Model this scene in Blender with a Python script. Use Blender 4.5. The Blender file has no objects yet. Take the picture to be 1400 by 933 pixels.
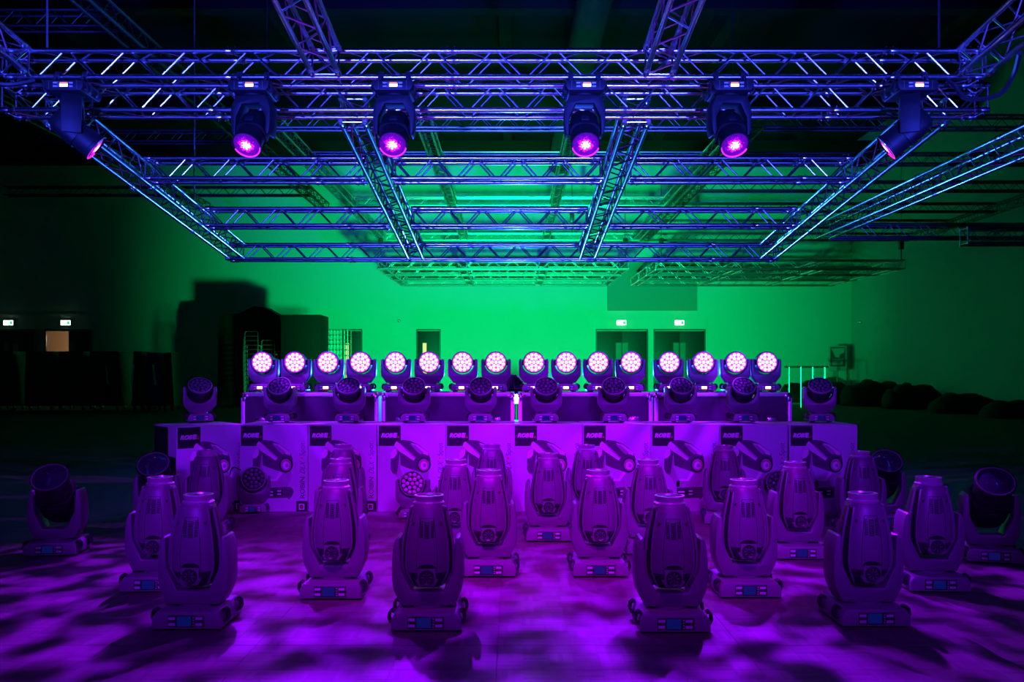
import bpy, bmesh, math, random
from mathutils import Vector, Matrix
random.seed(7)
R = math.radians
PI = math.pi
SC = bpy.context.scene
COL = SC.collection

# ------------------------------------------------------------------ camera, world, lights
F, HOR, CH = 1200.0, 510.0, 1.333          # focal length in pixels, horizon row, camera height


def at(px, py, Y):
    return Vector(((px - 700) / F * Y, Y, CH - (py - HOR) / F * Y))


cd = bpy.data.cameras.new('camera')
cam = bpy.data.objects.new('camera', cd)
COL.objects.link(cam)
cam.location = (0, 0, CH)
cam.rotation_euler = (R(90), 0, 0)
cd.sensor_width = 36
cd.lens = F / 1400 * 36
cd.shift_y = (HOR - 466.5) / 1400
cd.clip_end = 200
SC.camera = cam
SC.view_settings.view_transform = 'Standard'
SC.view_settings.look = 'None'
SC.view_settings.exposure = 0.0
SC.view_settings.gamma = 1.0
SC.view_settings.use_curve_mapping = False

w = bpy.data.worlds.new('dark_hall')
SC.world = w
w.use_nodes = True
w.node_tree.nodes['Background'].inputs[0].default_value = (0.002, 0.002, 0.006, 1)
w.node_tree.nodes['Background'].inputs[1].default_value = 0.3


def spot(name, loc, target, color, energy, size=60, blend=.6, radius=.1):
    l = bpy.data.lights.new(name, 'SPOT')
    l.color = color
    l.energy = energy
    l.spot_size = R(size)
    l.spot_blend = blend
    l.shadow_soft_size = radius
    o = bpy.data.objects.new(name, l)
    COL.objects.link(o)
    o.location = loc
    d = Vector(target) - Vector(loc)
    o.rotation_euler = d.to_track_quat('-Z', 'Y').to_euler()
    return o


# green floods on the floor behind the flight cases, aimed at the far wall
spot('green_flood', (.2, 16.0, .6), (.4, 42, 3.0), (0, 1, .23), 26000, 76, 1.0, .22)
spot('green_flood', (1.0, 14.6, .5), (1.0, 34, 8.0), (0, 1, .20), 3500, 80, 1.0, .3)
# blue beams: one far behind the cases, aimed back at the trusses, others at the front of house
spot('blue_beam', (.12, 23.7, .9), (0, 11.0, 3.0), (.02, .09, 1), 8500, 70, .8, .14)
spot('blue_wash', (-2.2, -1.2, .6), (-2.4, 9.6, 5.6), (.030, .045, 1), 15000, 46, .7, .14)
spot('blue_wash', (2.2, -1.2, .6), (2.4, 9.6, 5.6), (.030, .045, 1), 15000, 46, .7, .14)
# magenta washes on the near trusses over the camera, violet washes at the front of house, the first an added fill
spot('magenta_wash', (-1.0, 2.6, 4.5), (-.6, 6.3, .5), (.50, .0, 1), 1450, 44, 1.0, .2)
spot('magenta_wash', (1.0, 2.6, 4.5), (.6, 6.3, .5), (.50, .0, 1), 1450, 44, 1.0, .2)
spot('violet_wash', (0, -.8, 3.0), (0, 5.6, .3), (.22, .0, 1), 520, 60, 1.0, .3)  # added fill, brightens the dark centre of the front row
spot('violet_wash', (-2.2, -.8, 3.2), (-1.7, 8.4, .75), (.19, .004, 1), 1600, 34, .8, .3)
spot('violet_wash', (2.2, -.8, 3.2), (1.7, 8.4, .75), (.19, .004, 1), 1600, 34, .8, .3)

# ------------------------------------------------------------------ materials
MATS = {}


def mat(name, color, rough=.5, metal=0., emit=None, estr=0., spec=.5, noise=0., nscale=40., bump=0.):
    if name in MATS:
        return MATS[name]
    m = bpy.data.materials.new(name)
    m.use_nodes = True
    nt = m.node_tree
    b = nt.nodes['Principled BSDF']
    b.inputs['Base Color'].default_value = (*color, 1)
    b.inputs['Roughness'].default_value = rough
    b.inputs['Metallic'].default_value = metal
    b.inputs['Specular IOR Level'].default_value = spec
    if emit:
        b.inputs['Emission Color'].default_value = (*emit, 1)
        b.inputs['Emission Strength'].default_value = estr
    if noise or bump:
        tc = nt.nodes.new('ShaderNodeTexCoord')
        nz = nt.nodes.new('ShaderNodeTexNoise')
        nz.inputs['Scale'].default_value = nscale
        nz.inputs['Detail'].default_value = 5
        nt.links.new(tc.outputs['Object'], nz.inputs['Vector'])
        if noise:
            mx = nt.nodes.new('ShaderNodeMix')
            mx.data_type = 'RGBA'
            mx.inputs[6].default_value = (*[c * (1 - noise) for c in color], 1)
            mx.inputs[7].default_value = (*[min(1, c * (1 + noise)) for c in color], 1)
            nt.links.new(nz.outputs['Fac'], mx.inputs[0])
            nt.links.new(mx.outputs[2], b.inputs['Base Color'])
        if bump:
            bp = nt.nodes.new('ShaderNodeBump')
            bp.inputs['Strength'].default_value = bump
            bp.inputs['Distance'].default_value = .004
            nt.links.new(nz.outputs['Fac'], bp.inputs['Height'])
            nt.links.new(bp.outputs[0], b.inputs['Normal'])
    MATS[name] = m
    return m


M_BODY = mat('fixture_plastic', (.145, .142, .148), .38, noise=.12, nscale=160, bump=.12)
M_DARK = mat('fixture_dark', (.028, .028, .032), .38)
M_RAIL = mat('fixture_rail', (.16, .16, .165), .25)
M_BARREL = mat('barrel_black', (.010, .010, .012), .55, noise=.2, nscale=80)
M_GREY = mat('base_grey', (.21, .206, .214), .42, noise=.1, nscale=160, bump=.1)
M_BLACK = mat('matt_black', (.0035, .0035, .0045), .85, noise=.2)
M_RUBBER = mat('rubber', (.02, .02, .02), .7)
M_GLASS = mat('lens_glass', (.03, .03, .05), .06, spec=.9)
M_LEDOFF = mat('led_lens', (.12, .11, .13), .10, spec=1.)
M_SCREEN = mat('blue_screen', (.01, .02, .08), .15, emit=(.02, .06, .9), estr=.07)
M_SCREENON = mat('white_screen', (.6, .6, .5), .3, emit=(1, .88, .62), estr=3.)
M_SCRRED = mat('red_status_line', (.6, .1, .05), .3, emit=(1, .25, .12), estr=1.5)
M_BUTTON = mat('button_pale', (.62, .62, .64), .35)
M_ALU = mat('aluminium_tube', (.80, .81, .84), .25, 1., noise=.06, nscale=30)
M_ALUFAR = mat('aluminium_far', (.72, .74, .76), .36, 1.)
M_EDGE = mat('case_edge', (.85, .85, .86), .42, .6, noise=.05)
M_CASE = mat('case_laminate', (.055, .055, .06), .5, noise=.25, nscale=60, bump=.1)
M_STEEL = mat('steel', (.75, .75, .76), .22, 1.)
M_CARD = mat('white_carton', (.62, .62, .66), .62, noise=.04, nscale=25)
M_PBLACK = mat('print_black', (.012, .010, .016), .5)
M_PDARK = mat('print_dark', (.10, .085, .105), .55, noise=.3, nscale=30)
M_PMID = mat('print_mid', (.42, .38, .42), .55, noise=.15, nscale=30)
M_PLIGHT = mat('print_light', (.9, .72, .8), .5)
M_PWHITE = mat('print_white', (.95, .85, .9), .5)
M_PRED = mat('print_red', (.85, .02, .04), .5)
M_PTEXT = mat('print_text', (.05, .05, .07), .5)
M_CABLE = mat('cable_black', (.015, .015, .016), .5)
M_CHAIN = mat('chain_steel', (.4, .4, .42), .4, 1.)
M_WALL = mat('wall_paint', (.62, .64, .62), .8, noise=.05, nscale=.6, bump=.05)
M_WALLD = mat('wall_panel_grey', (.30, .31, .30), .8)
M_CEIL = mat('ceiling_black', (.005, .005, .006), .9, noise=.3, nscale=2)
M_DOOR = mat('door_dark', (.030, .030, .036), .5)
M_DOORG = mat('door_glass', (.22, .24, .23), .2)
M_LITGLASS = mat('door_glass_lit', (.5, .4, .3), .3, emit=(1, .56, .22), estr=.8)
M_EXIT = mat('exit_white', (.9, 1, .9), .4, emit=(.75, 1, .80), estr=8)
M_EXITG = mat('exit_green', (.0, .5, .2), .4, emit=(.02, .75, .28), estr=1.1)
M_CARPET = mat('hall_floor', (.020, .020, .022), .8, noise=.3, nscale=8)


def led_mat():
    m = mat('led_on', (.9, .6, .8), .2, emit=(1., .32, .85), estr=3.0)
    return m


M_LED = led_mat()
M_LEDGLOW = mat('led_face_painted_glow', (.4, .05, .25), .3, emit=(1., .035, .36), estr=1.5)  # scattered glow of the lenses, painted on the plate as emission


def beam_lens_mat():
    """glowing lens: a white-hot lamp seen through faceted magenta glass"""
    m = bpy.data.materials.new('beam_lens_lit')
    m.use_nodes = True
    nt = m.node_tree
    b = nt.nodes['Principled BSDF']
    b.inputs['Base Color'].default_value = (.05, .01, .06, 1)
    b.inputs['Roughness'].default_value = .08
    tc = nt.nodes.new('ShaderNodeTexCoord')
    sep = nt.nodes.new('ShaderNodeSeparateXYZ')
    nt.links.new(tc.outputs['Object'], sep.inputs[0])
    cmb = nt.nodes.new('ShaderNodeCombineXYZ')
    nt.links.new(sep.outputs[0], cmb.inputs[0])
    nt.links.new(sep.outputs[1], cmb.inputs[1])
    ln = nt.nodes.new('ShaderNodeVectorMath')
    ln.operation = 'LENGTH'
    nt.links.new(cmb.outputs[0], ln.inputs[0])
    vo = nt.nodes.new('ShaderNodeTexVoronoi')
    vo.inputs['Scale'].default_value = 60
    nt.links.new(cmb.outputs[0], vo.inputs['Vector'])
    ma = nt.nodes.new('ShaderNodeMath')
    ma.operation = 'MULTIPLY_ADD'
    ma.inputs[1].default_value = .05
    nt.links.new(vo.outputs['Distance'], ma.inputs[0])
    nt.links.new(ln.outputs['Value'], ma.inputs[2])
    rp = nt.nodes.new('ShaderNodeValToRGB')
    mr = nt.nodes.new('ShaderNodeMapRange')
    mr.inputs[1].default_value = 0
    mr.inputs[2].default_value = .14
    nt.links.new(ma.outputs[0], mr.inputs[0])
    nt.links.new(mr.outputs[0], rp.inputs[0])
    e = rp.color_ramp.elements
    e[0].position, e[0].color = .33, (1, .9, .97, 1)
    e[1].position, e[1].color = .95, (.02, .0, .06, 1)
    k = e.new(.44); k.color = (1, .05, .75, 1)
    k = e.new(.58); k.color = (.42, .0, .5, 1)
    k = e.new(.70); k.color = (.05, .0, .12, 1)
    nt.links.new(rp.outputs[0], b.inputs['Emission Color'])
    b.inputs['Emission Strength'].default_value = 4.0
    return m


M_BEAMLIT = beam_lens_mat()
M_RIMGLINT = mat('lens_rim_painted_glint', (.6, .1, .5), .2, emit=(1, .02, .65), estr=1.2)  # crescent of reflected lamp light, painted on the rim as emission


def parquet_mat():
    m = bpy.data.materials.new('mosaic_parquet')
    m.use_nodes = True
    nt = m.node_tree
    N, L = nt.nodes, nt.links
    b = N['Principled BSDF']
    b.inputs['Specular IOR Level'].default_value = .28
    tc = N.new('ShaderNodeTexCoord')
    sep = N.new('ShaderNodeSeparateXYZ')
    L.new(tc.outputs['Object'], sep.inputs[0])

    def mth(op, a, b_=None):
        n = N.new('ShaderNodeMath')
        n.operation = op
        for i, v in enumerate((a, b_)):
            if v is None:
                continue
            if isinstance(v, (int, float)):
                n.inputs[i].default_value = v
            else:
                L.new(v, n.inputs[i])
        return n.outputs[0]
    S = 1.1815 / 10
    bx, by = mth('FLOOR', mth('DIVIDE', sep.outputs[0], S)), mth('FLOOR', mth('DIVIDE', sep.outputs[1], S))
    chk = mth('PINGPONG', mth('ADD', bx, by), 1)
    fx = mth('FLOOR', mth('DIVIDE', sep.outputs[0], S / 5))
    fy = mth('FLOOR', mth('DIVIDE', sep.outputs[1], S / 5))
    mixf = N.new('ShaderNodeMix')
    L.new(chk, mixf.inputs[0]); L.new(fx, mixf.inputs[2]); L.new(fy, mixf.inputs[3])
    oi = N.new('ShaderNodeObjectInfo')
    cmb = N.new('ShaderNodeCombineXYZ')
    L.new(mth('ADD', mth('MULTIPLY', bx, 7.13), mixf.outputs[0]), cmb.inputs[0])
    L.new(mth('MULTIPLY', by, 3.77), cmb.inputs[1])
    L.new(mth('MULTIPLY', oi.outputs['Random'], 91), cmb.inputs[2])
    wn = N.new('ShaderNodeTexWhiteNoise')
    L.new(cmb.outputs[0], wn.inputs['Vector'])
    nz = N.new('ShaderNodeTexNoise')
    nz.inputs['Scale'].default_value = 3
    nz.inputs['Detail'].default_value = 6
    geo = N.new('ShaderNodeNewGeometry')
    L.new(geo.outputs['Position'], nz.inputs['Vector'])
    v = mth('ADD', mth('MULTIPLY', wn.outputs['Value'], .40), mth('MULTIPLY', nz.outputs['Fac'], .7))
    rp = N.new('ShaderNodeValToRGB')
    rp.color_ramp.elements[0].position = .1
    rp.color_ramp.elements[0].color = (.07, .055, .05, 1)
    rp.color_ramp.elements[1].position = 1.
    rp.color_ramp.elements[1].color = (.20, .165, .15, 1)
    L.new(v, rp.inputs[0])
    L.new(rp.outputs[0], b.inputs['Base Color'])
    # finger joints as fine relief
    gx = mth('ABSOLUTE', mth('SUBTRACT', mth('FRACT', mth('DIVIDE', sep.outputs[0], S / 5)), .5))
    gy = mth('ABSOLUTE', mth('SUBTRACT', mth('FRACT', mth('DIVIDE', sep.outputs[1], S / 5)), .5))
    mg = N.new('ShaderNodeMix')
    L.new(chk, mg.inputs[0]); L.new(gx, mg.inputs[2]); L.new(gy, mg.inputs[3])
    h = mth('SUBTRACT', mth('MULTIPLY', wn.outputs['Value'], .3), mth('GREATER_THAN', mg.outputs[0], .44))
    bp = N.new('ShaderNodeBump')
    bp.inputs['Strength'].default_value = .35
    bp.inputs['Distance'].default_value = .002
    L.new(h, bp.inputs['Height'])
    L.new(bp.outputs[0], b.inputs['Normal'])
    L.new(mth('ADD', mth('MULTIPLY', nz.outputs['Fac'], .25), .36), b.inputs['Roughness'])
    return m


M_FLOOR = parquet_mat()

# ------------------------------------------------------------------ mesh helpers


class MB:
    """collects shapes, becomes one mesh"""

    def __init__(self):
        self.bm = bmesh.new()
        self.mats = []
        self.cur = 0

    def use(self, m):
        if m not in self.mats:
            self.mats.append(m)
        self.cur = self.mats.index(m)
        return self

    def faces(self, vs, fs, smooth=False):
        bv = [self.bm.verts.new(v) for v in vs]
        out = []
        for f in fs:
            try:
                fc = self.bm.faces.new([bv[i] for i in f])
            except ValueError:
                continue
            fc.material_index = self.cur
            fc.smooth = smooth
            out.append(fc)
        return bv, out

    def box(self, x0, x1, y0, y1, z0, z1, bevel=0., M=None):
        vs = [(x, y, z) for x in (x0, x1) for y in (y0, y1) for z in (z0, z1)]
        if M is not None:
            vs = [M @ Vector(v) for v in vs]
        bv, fc = self.faces(vs, [(0, 1, 3, 2), (4, 6, 7, 5), (0, 4, 5, 1), (2, 3, 7, 6), (0, 2, 6, 4), (1, 5, 7, 3)])
        if bevel:
            es = list({e for f in fc for e in f.edges})
            r = bmesh.ops.bevel(self.bm, geom=es, offset=bevel, segments=2, affect='EDGES', profile=.5)
            for f in r['faces']:
                f.material_index = self.cur
        return self

    def prism(self, pts, y0, y1, bevel=0., axis='y', seg=2):
        """outline in x,z extruded along y (or x,y along z)"""
        n = len(pts)
        if axis == 'y':
            vs = [(p[0], y0, p[1]) for p in pts] + [(p[0], y1, p[1]) for p in pts]
        else:
            vs = [(p[0], p[1], y0) for p in pts] + [(p[0], p[1], y1) for p in pts]
        fs = [tuple(range(n)), tuple(range(2 * n - 1, n - 1, -1))]
        fs += [((i + 1) % n, i, n + i, n + (i + 1) % n) for i in range(n)]
        bv, fc = self.faces(vs, fs)
        bmesh.ops.recalc_face_normals(self.bm, faces=fc)
        if bevel:
            es = list({e for f in fc[:2] for e in f.edges})
            r = bmesh.ops.bevel(self.bm, geom=es, offset=bevel, segments=seg, affect='EDGES', profile=.5)
            for f in r['faces']:
                f.material_index = self.cur
        return self

    def loft(self, rings, cap=True, smooth=True):
        n = len(rings[0])
        vs = [v for r in rings for v in r]
        fs = []
        for k in range(len(rings) - 1):
            for i in range(n):
                fs.append((k * n + i, k * n + (i + 1) % n, (k + 1) * n + (i + 1) % n, (k + 1) * n + i))
        if cap:
            fs.append(tuple(range(n - 1, -1, -1)))
            fs.append(tuple((len(rings) - 1) * n + i for i in range(n)))
        bv, fc = self.faces(vs, fs, smooth)
        bmesh.ops.recalc_face_normals(self.bm, faces=fc)
        return self

    def lathe(self, prof, seg=24, M=None, smooth=True, cap=True):
        """profile (r, z) about z"""
        rings = []
        for r, z in prof:
            ring = [Vector((r * math.cos(2 * PI * i / seg), r * math.sin(2 * PI * i / seg), z)) for i in range(seg)]
            if M is not None:
                ring = [M @ v for v in ring]
            rings.append(ring)
        return self.loft(rings, cap, smooth)

    def tube(self, pts, r, seg=8, cap=True):
        pts = [Vector(p) for p in pts]
        rings = []
        up = None
        for i, p in enumerate(pts):
            d = (pts[min(i + 1, len(pts) - 1)] - pts[max(i - 1, 0)]).normalized()
            if up is None:
                up = d.orthogonal().normalized()
            up = (up - d * up.dot(d)).normalized()
            s = d.cross(up)
            rings.append([p + (up * math.cos(2 * PI * k / seg) + s * math.sin(2 * PI * k / seg)) * r for k in range(seg)])
        return self.loft(rings, cap, True)

    def sphere(self, c, r, seg=10, rings=6, sc=(1, 1, 1)):
        prof = [(max(1e-4, r * math.sin(PI * k / rings)), -r * math.cos(PI * k / rings)) for k in range(rings + 1)]
        M = Matrix.Translation(c) @ Matrix.Diagonal((*sc, 1))
        return self.lathe(prof, seg, M)

    def mesh(self, name, m=None, sharp=35):
        me = bpy.data.meshes.new(name)
        self.bm.normal_update()
        self.bm.to_mesh(me)
        self.bm.free()
        for mm in (self.mats or [m]):
            me.materials.append(mm)
        if sharp:
            me.set_sharp_from_angle(angle=R(sharp))
        return me


def link(name, data, parent=None, M=None, **props):
    o = bpy.data.objects.new(name, data)
    COL.objects.link(o)
    if parent is not None:
        o.parent = parent
    if M is not None:
        o.matrix_basis = M
    for k, v in props.items():
        if v:
            o[k] = v
    return o


def T(x, y, z):
    return Matrix.Translation((x, y, z))


def RX(a): return Matrix.Rotation(R(a), 4, 'X')
def RY(a): return Matrix.Rotation(R(a), 4, 'Y')
def RZ(a): return Matrix.Rotation(R(a), 4, 'Z')


def font_mesh(body, size, bold=0., shear=0., m=None, name='lettering', track=1.):
    c = bpy.data.curves.new('letters', 'FONT')
    c.body = body
    c.size = size
    c.offset = bold
    c.shear = shear
    c.space_character = track
    c.extrude = .0004
    c.resolution_u = 3
    o = bpy.data.objects.new('letters', c)
    COL.objects.link(o)
    bpy.context.view_layer.update()
    dg = bpy.context.evaluated_depsgraph_get()
    me = bpy.data.meshes.new_from_object(o.evaluated_get(dg))
    bpy.data.objects.remove(o)
    bpy.data.curves.remove(c)
    me.name = name
    me.materials.clear()
    if m:
        me.materials.append(m)
    return me


def add_mesh(mb, me, m, M):
    """append a mesh's geometry into a builder"""
    mb.use(m)
    vs = [M @ v.co for v in me.vertices]
    mb.faces(vs, [tuple(p.vertices) for p in me.polygons])


# ------------------------------------------------------------------ structure
def struct(name, mesh, parent=None, M=None):
    o = link(name, mesh, parent, M)
    if parent is None:
        o['kind'] = 'structure'
    return o


WY, WXR, WXL, WZ = 42.0, 16.25, -27.0, 12.3
mb = MB(); mb.box(WXL, WXR, -5, WY, -.25, -.014)
floor = struct('floor', mb.mesh('floor', M_CARPET))
# back wall with one doorway left open
HX0, HX1, HZ = -22.25, -20.15, 3.33
mb = MB()
mb.box(WXL, HX0, WY, WY + .3, -.1, WZ)
mb.box(HX1, WXR, WY, WY + .3, -.1, WZ)
mb.box(HX0, HX1, WY, WY + .3, HZ, WZ)
struct('wall_back', mb.mesh('wall_back', M_WALL))
mb = MB(); mb.box(WXR, WXR + .3, -5, WY + .3, -.1, WZ)
struct('wall_right', mb.mesh('wall_right', M_WALL))
mb = MB(); mb.box(WXL - .3, WXL, -5, WY + .3, -.1, WZ)
struct('wall_left', mb.mesh('wall_left', M_WALL))
mb = MB(); mb.box(WXL, WXR, -5.3, -5, -.1, WZ)
struct('wall_front', mb.mesh('wall_front', M_BLACK))
mb = MB(); mb.box(WXL - .3, WXR + .3, -5.3, WY + .3, WZ, WZ + .3)
ceil = struct('ceiling', mb.mesh('ceiling', M_CEIL))
tn = [3]


def trim(me, M):
    tn[0] += 1
    struct('trim_%d' % tn[0], me, None, M)


mb = MB(); mb.box(-.18, .18, -4.9, WY - .1, -.75, 0)
rb = mb.mesh('roof_beam', M_CEIL)
for i in range(6):
    trim(rb, T(-20 + i * 6.6, 0, WZ))
mb = MB(); mb.box(WXL + .1, WXR - .1, -.22, .22, -1.0, 0)
cb = mb.mesh('cross_beam', M_CEIL)
for i in range(5):
    trim(cb, T(0, 6 + i * 8.2, WZ - .75))
mb = MB(); mb.lathe([(.42, 0), (.42, 26)], 16, T(1.9, 10, WZ - 2.4) @ RX(-90))
link('air_duct', mb.mesh('air_duct', mat('duct_grey', (.03, .03, .03), .6)), None)
bpy.data.objects['air_duct']['kind'] = 'structure'
# warm corridor behind the open doorway
mb = MB()
mb.box(HX0 - 2.0, HX0 - 1.9, WY + .3, WY + 3.6, -.1, 3.6)
mb.box(HX1 + .6, HX1 + .7, WY + .3, WY + 3.6, -.1, 3.6)
mb.box(HX0 - 2.0, HX1 + .7, WY + 3.5, WY + 3.6, -.1, 3.6)
mb.box(HX0 - 2.0, HX1 + .7, WY + .3, WY + 3.6, 3.5, 3.6)
mb.box(HX0 - 2.0, HX1 + .7, WY + .3, WY + 3.6, -.2, -.1)
struct('wall_corridor', mb.mesh('wall_corridor', mat('corridor_paint', (.6, .5, .4), .8)))
l = bpy.data.lights.new('corridor_lamp', 'POINT'); l.color = (1, .68, .38); l.energy = 42; l.shadow_soft_size = .15
link('corridor_lamp', l, None, T(HX0 + .9, WY + 2.6, 3.0))

# doors
DH = 3.36


def leaf_mesh(w, wx0, wx1, glass, wz0=.9, wz1=2.75):
    mb = MB().use(M_DOOR)
    mb.box(0, w, -.06, 0, 0, DH - .03, .008)
    mb.use(M_RAIL).box(wx0 - .03, wx1 + .03, -.07, -.055, wz0 - .03, wz1 + .03)
    mb.use(M_STEEL).tube([(w - .1 if wx0 < w / 2 else .1, -.12, .95), (w - .1 if wx0 < w / 2 else .1, -.12, 1.35)], .015)
    return mb.mesh('door_leaf')


def pane_mesh(wx0, wx1, glass, wz0=.9, wz1=2.75):
    mb = MB(); mb.box(wx0, wx1, -.078, -.068, wz0, wz1)
    return mb.mesh('pane', glass)


def frame_mesh(w):
    mb = MB()
    mb.box(-.06, 0, -.10, 0, 0, DH + .06); mb.box(w, w + .06, -.10, 0, 0, DH + .06); mb.box(0, w, -.10, 0, DH, DH + .06)
    return mb.mesh('door_frame', M_RAIL)


dn = 0


def door(X0, X1, leaves, glass, wins):
    global dn
    dn += 1
    r = struct('door_%d' % dn, frame_mesh(X1 - X0), None, T(X0, WY, 0))
    wl = (X1 - X0) / leaves
    for k in range(leaves):
        if wins[k] is None:
            continue
        a, b = wins[k]
        lf = link('door_leaf', leaf_mesh(wl - .01, a, b, glass), r, T(k * wl + .005, 0, 0))
        link('pane', pane_mesh(a, b, glass), lf)
    return r


def px2x(px): return (px - 700) / F * WY


door(px2x(-14), px2x(47), 2, M_DOORG, [(.75, .95), (.08, .30)])
d2 = struct('door_2', frame_mesh(HX1 - HX0), None, T(HX0, WY, 0)); dn = 2
lf = link('door_leaf', leaf_mesh(1.04, .06, .22, M_DOORG), d2, T(1.06, 0, 0)); link('pane', pane_mesh(.06, .22, M_DOORG), lf)
lf = link('door_leaf', leaf_mesh(.95, .62, .82, M_DOORG), d2, T(.98, .36, 0) @ RZ(80)); link('pane', pane_mesh(.62, .82, M_DOORG), lf)
door(px2x(470), px2x(494), 1, M_LITGLASS, [(.10, .25)])
door(px2x(571), px2x(601), 1, M_LITGLASS, [(.25, .42)])
door(px2x(816), px2x(884), 2, M_DOORG, [(.92, 1.14), (.04, .26)])
door(px2x(895), px2x(962.5), 2, M_DOORG, [(.90, 1.12), (.04, .26)])
# door surrounds, grey wall panel
mb = MB()
mb.box(px2x(814), px2x(965.5), WY - .09, WY - .001, DH + .08, 3.95)
mb.box(px2x(963.8), px2x(965.5), WY - .09, WY - .001, 0, DH + .08)
struct('trim_1', mb.mesh('trim_1', M_WALL))
mb = MB(); mb.box(px2x(-14), px2x(121), WY - .06, WY - .001, DH + .08, 4.13)
struct('trim_2', mb.mesh('trim_2', M_WALL))
mb = MB(); mb.box(px2x(830), px2x(953), WY - .05, WY - .001, 4.30, 6.6)
struct('trim_3', mb.mesh('trim_3', M_WALLD))

# parquet dance floor in panels
PS = 1.183
mb = MB().use(M_FLOOR)
S8 = (PS - .0015) / 10
for i in range(10):
    for j in range(10):
        x0, y0, g = i * S8 + .0002, j * S8 + .0002, .0007
        x1, y1 = (i + 1) * S8 - .0002, (j + 1) * S8 - .0002
        vs = [(x0, y0, -.0007), (x1, y0, -.0007), (x1, y1, -.0007), (x0, y1, -.0007),
              (x0 + g, y0 + g, 0), (x1 - g, y0 + g, 0), (x1 - g, y1 - g, 0), (x0 + g, y1 - g, 0)]
        mb.faces(vs, [(4, 5, 6, 7), (0, 1, 5, 4), (1, 2, 6, 5), (2, 3, 7, 6), (3, 0, 4, 7)])
mb.box(0, S8 * 10, 0, S8 * 10, -.013, -.0007)
pm = mb.mesh('parquet_panel')
for i in range(14):
    for j in range(-2, 6):
        dz = random.uniform(-.0008, .0004)
        link('parquet_panel', pm, floor, T(-8.35 + i * PS + .0007, 4.29 + j * PS + .0007, dz))

# ------------------------------------------------------------------ fixtures
# part: (name, mesh, space, parent index or None, label)   space: base / yoke / head


def tag(o, label, cat, group=None, kind=None):
    o['label'] = label
    o['category'] = cat
    if group: o['group'] = group
    if kind: o['kind'] = kind


def base_parts(W=.358, D=.36, H=.10, screen=M_SCREEN, lit=False, dw=.19, dh=.062):
    P = []
    mb = MB()
    hw = W / 2
    out = [(-hw, .012), (-hw, H * .62), (-hw + .008, H * .80), (-hw + .026, H), (hw - .026, H), (hw - .008, H * .80), (hw, H * .62), (hw, .012)]
    mb.prism(out, -D / 2, D / 2, .006)
    P.append(('base', mb.mesh('base', M_GREY), 'base', None, None))
    mb = MB().use(M_DARK)
    y = -D / 2
    cz = H * .53
    mb.box(-dw / 2, dw / 2, y - .004, y + .004, cz - dh / 2, cz + dh / 2, .0015)
    mb.use(M_GREY)
    a = dw / 2 + .030
    for s in (-1, 1):
        mb.box(s * a - .001, s * a + .001, y - .0012, y + .001, cz - dh * .62, cz + dh * .62)
    P.append(('display_panel', mb.mesh('display_panel'), 'base', None, 'dark panel with keys and a small screen'))
    pi = len(P) - 1
    mb = MB().use(screen)
    mb.box(-dw * .24, dw * .14, y - .0055, y - .0035, cz - dh * (.40 if not lit else .14), cz + dh * (.42 if not lit else .30))
    if lit:
        mb.use(M_SCRRED).box(-dw * .24, dw * .14, y - .006, y - .0035, cz - dh * .34, cz - dh * .26)
    P.append(('screen', mb.mesh('screen'), 'base', pi, 'glowing white screen' if lit else 'blue screen'))
    mb = MB()
    for zz in (-.27, .22):
        mb.box(-.09 * dw / .19, -.055 * dw / .19, y - .0065, y - .0035, cz + dh * zz - .006, cz + dh * zz + .008, .001)
        mb.box(.05 * dw / .19, .085 * dw / .19, y - .0065, y - .0035, cz + dh * zz - .006, cz + dh * zz + .008, .001)
    for k in range(4):
        mb.box(dw * .19, dw * .225, y - .0065, y - .0035, cz + dh * (-.38 + .22 * k), cz + dh * (-.30 + .22 * k))
    P.append(('keys', mb.mesh('keys', M_BUTTON), 'base', pi, None))
    for s in (-1, 1):
        for yy in (-D * .30, D * .30):
            mb = MB()
            x = s * hw
            pts = [(x - s * .006, yy, H * .40), (x + s * .010, yy, H * .42), (x + s * .018, yy, H * .62), (x + s * .014, yy, H * .88), (x + s * .002, yy, H * 1.0), (x - s * .012, yy, H * .93)]
            for dy in (-.020, -.007, .007, .020):
                mb.tube([(p[0], p[1] + dy, p[2]) for p in pts], .0075, 6)
            P.append(('carry_handle', mb.mesh('carry_handle', M_DARK), 'base', None, None))
    for sx in (-1, 1):
        for sy in (-1, 1):
            mb = MB()
            mb.lathe([(.022, 0), (.024, .014)], 8, T(sx * (hw - .04), sy * (D / 2 - .05), 0))
            P.append(('rubber_foot', mb.mesh('rubber_foot', M_RUBBER), 'base', None, None))
    return P


def big_yoke():
    mb = MB()
    o = [(.140, .114), (.176, .19), (.187, .245), (.186, .36), (.179, .43), (.166, .465), (.154, .472), (.145, .464),
         (.142, .40), (.139, .310), (.082, .187)]
    pts = o + [(-x, z) for x, z in reversed(o)]
    # u-shape: split so that every face stays planar and simple
    mb.prism(pts, -.085, .085, .010, seg=2)
    mb.lathe([(.10, .098), (.10, .116)], 24)
    return ('yoke', mb.mesh('yoke', M_BODY, 30), 'yoke', None, None)


TILT_Z = .40
HR = [(-.192, .158, .150), (-.187, .172, .165), (-.155, .210, .205), (-.115, .256, .238), (-.07, .270, .248), (-.02, .270, .252),
      (.05, .256, .246), (.11, .234, .232), (.16, .210, .214), (.20, .190, .196), (.225, .174, .178), (.238, .160, .162)]


def hsec(z):
    for (a, b) in zip(HR, HR[1:]):
        if z <= b[0]:
            t = max(0, (z - a[0]) / (b[0] - a[0]))
            return a[1] + (b[1] - a[1]) * t, a[2] + (b[2] - a[2]) * t
    return HR[-1][1:]


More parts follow.
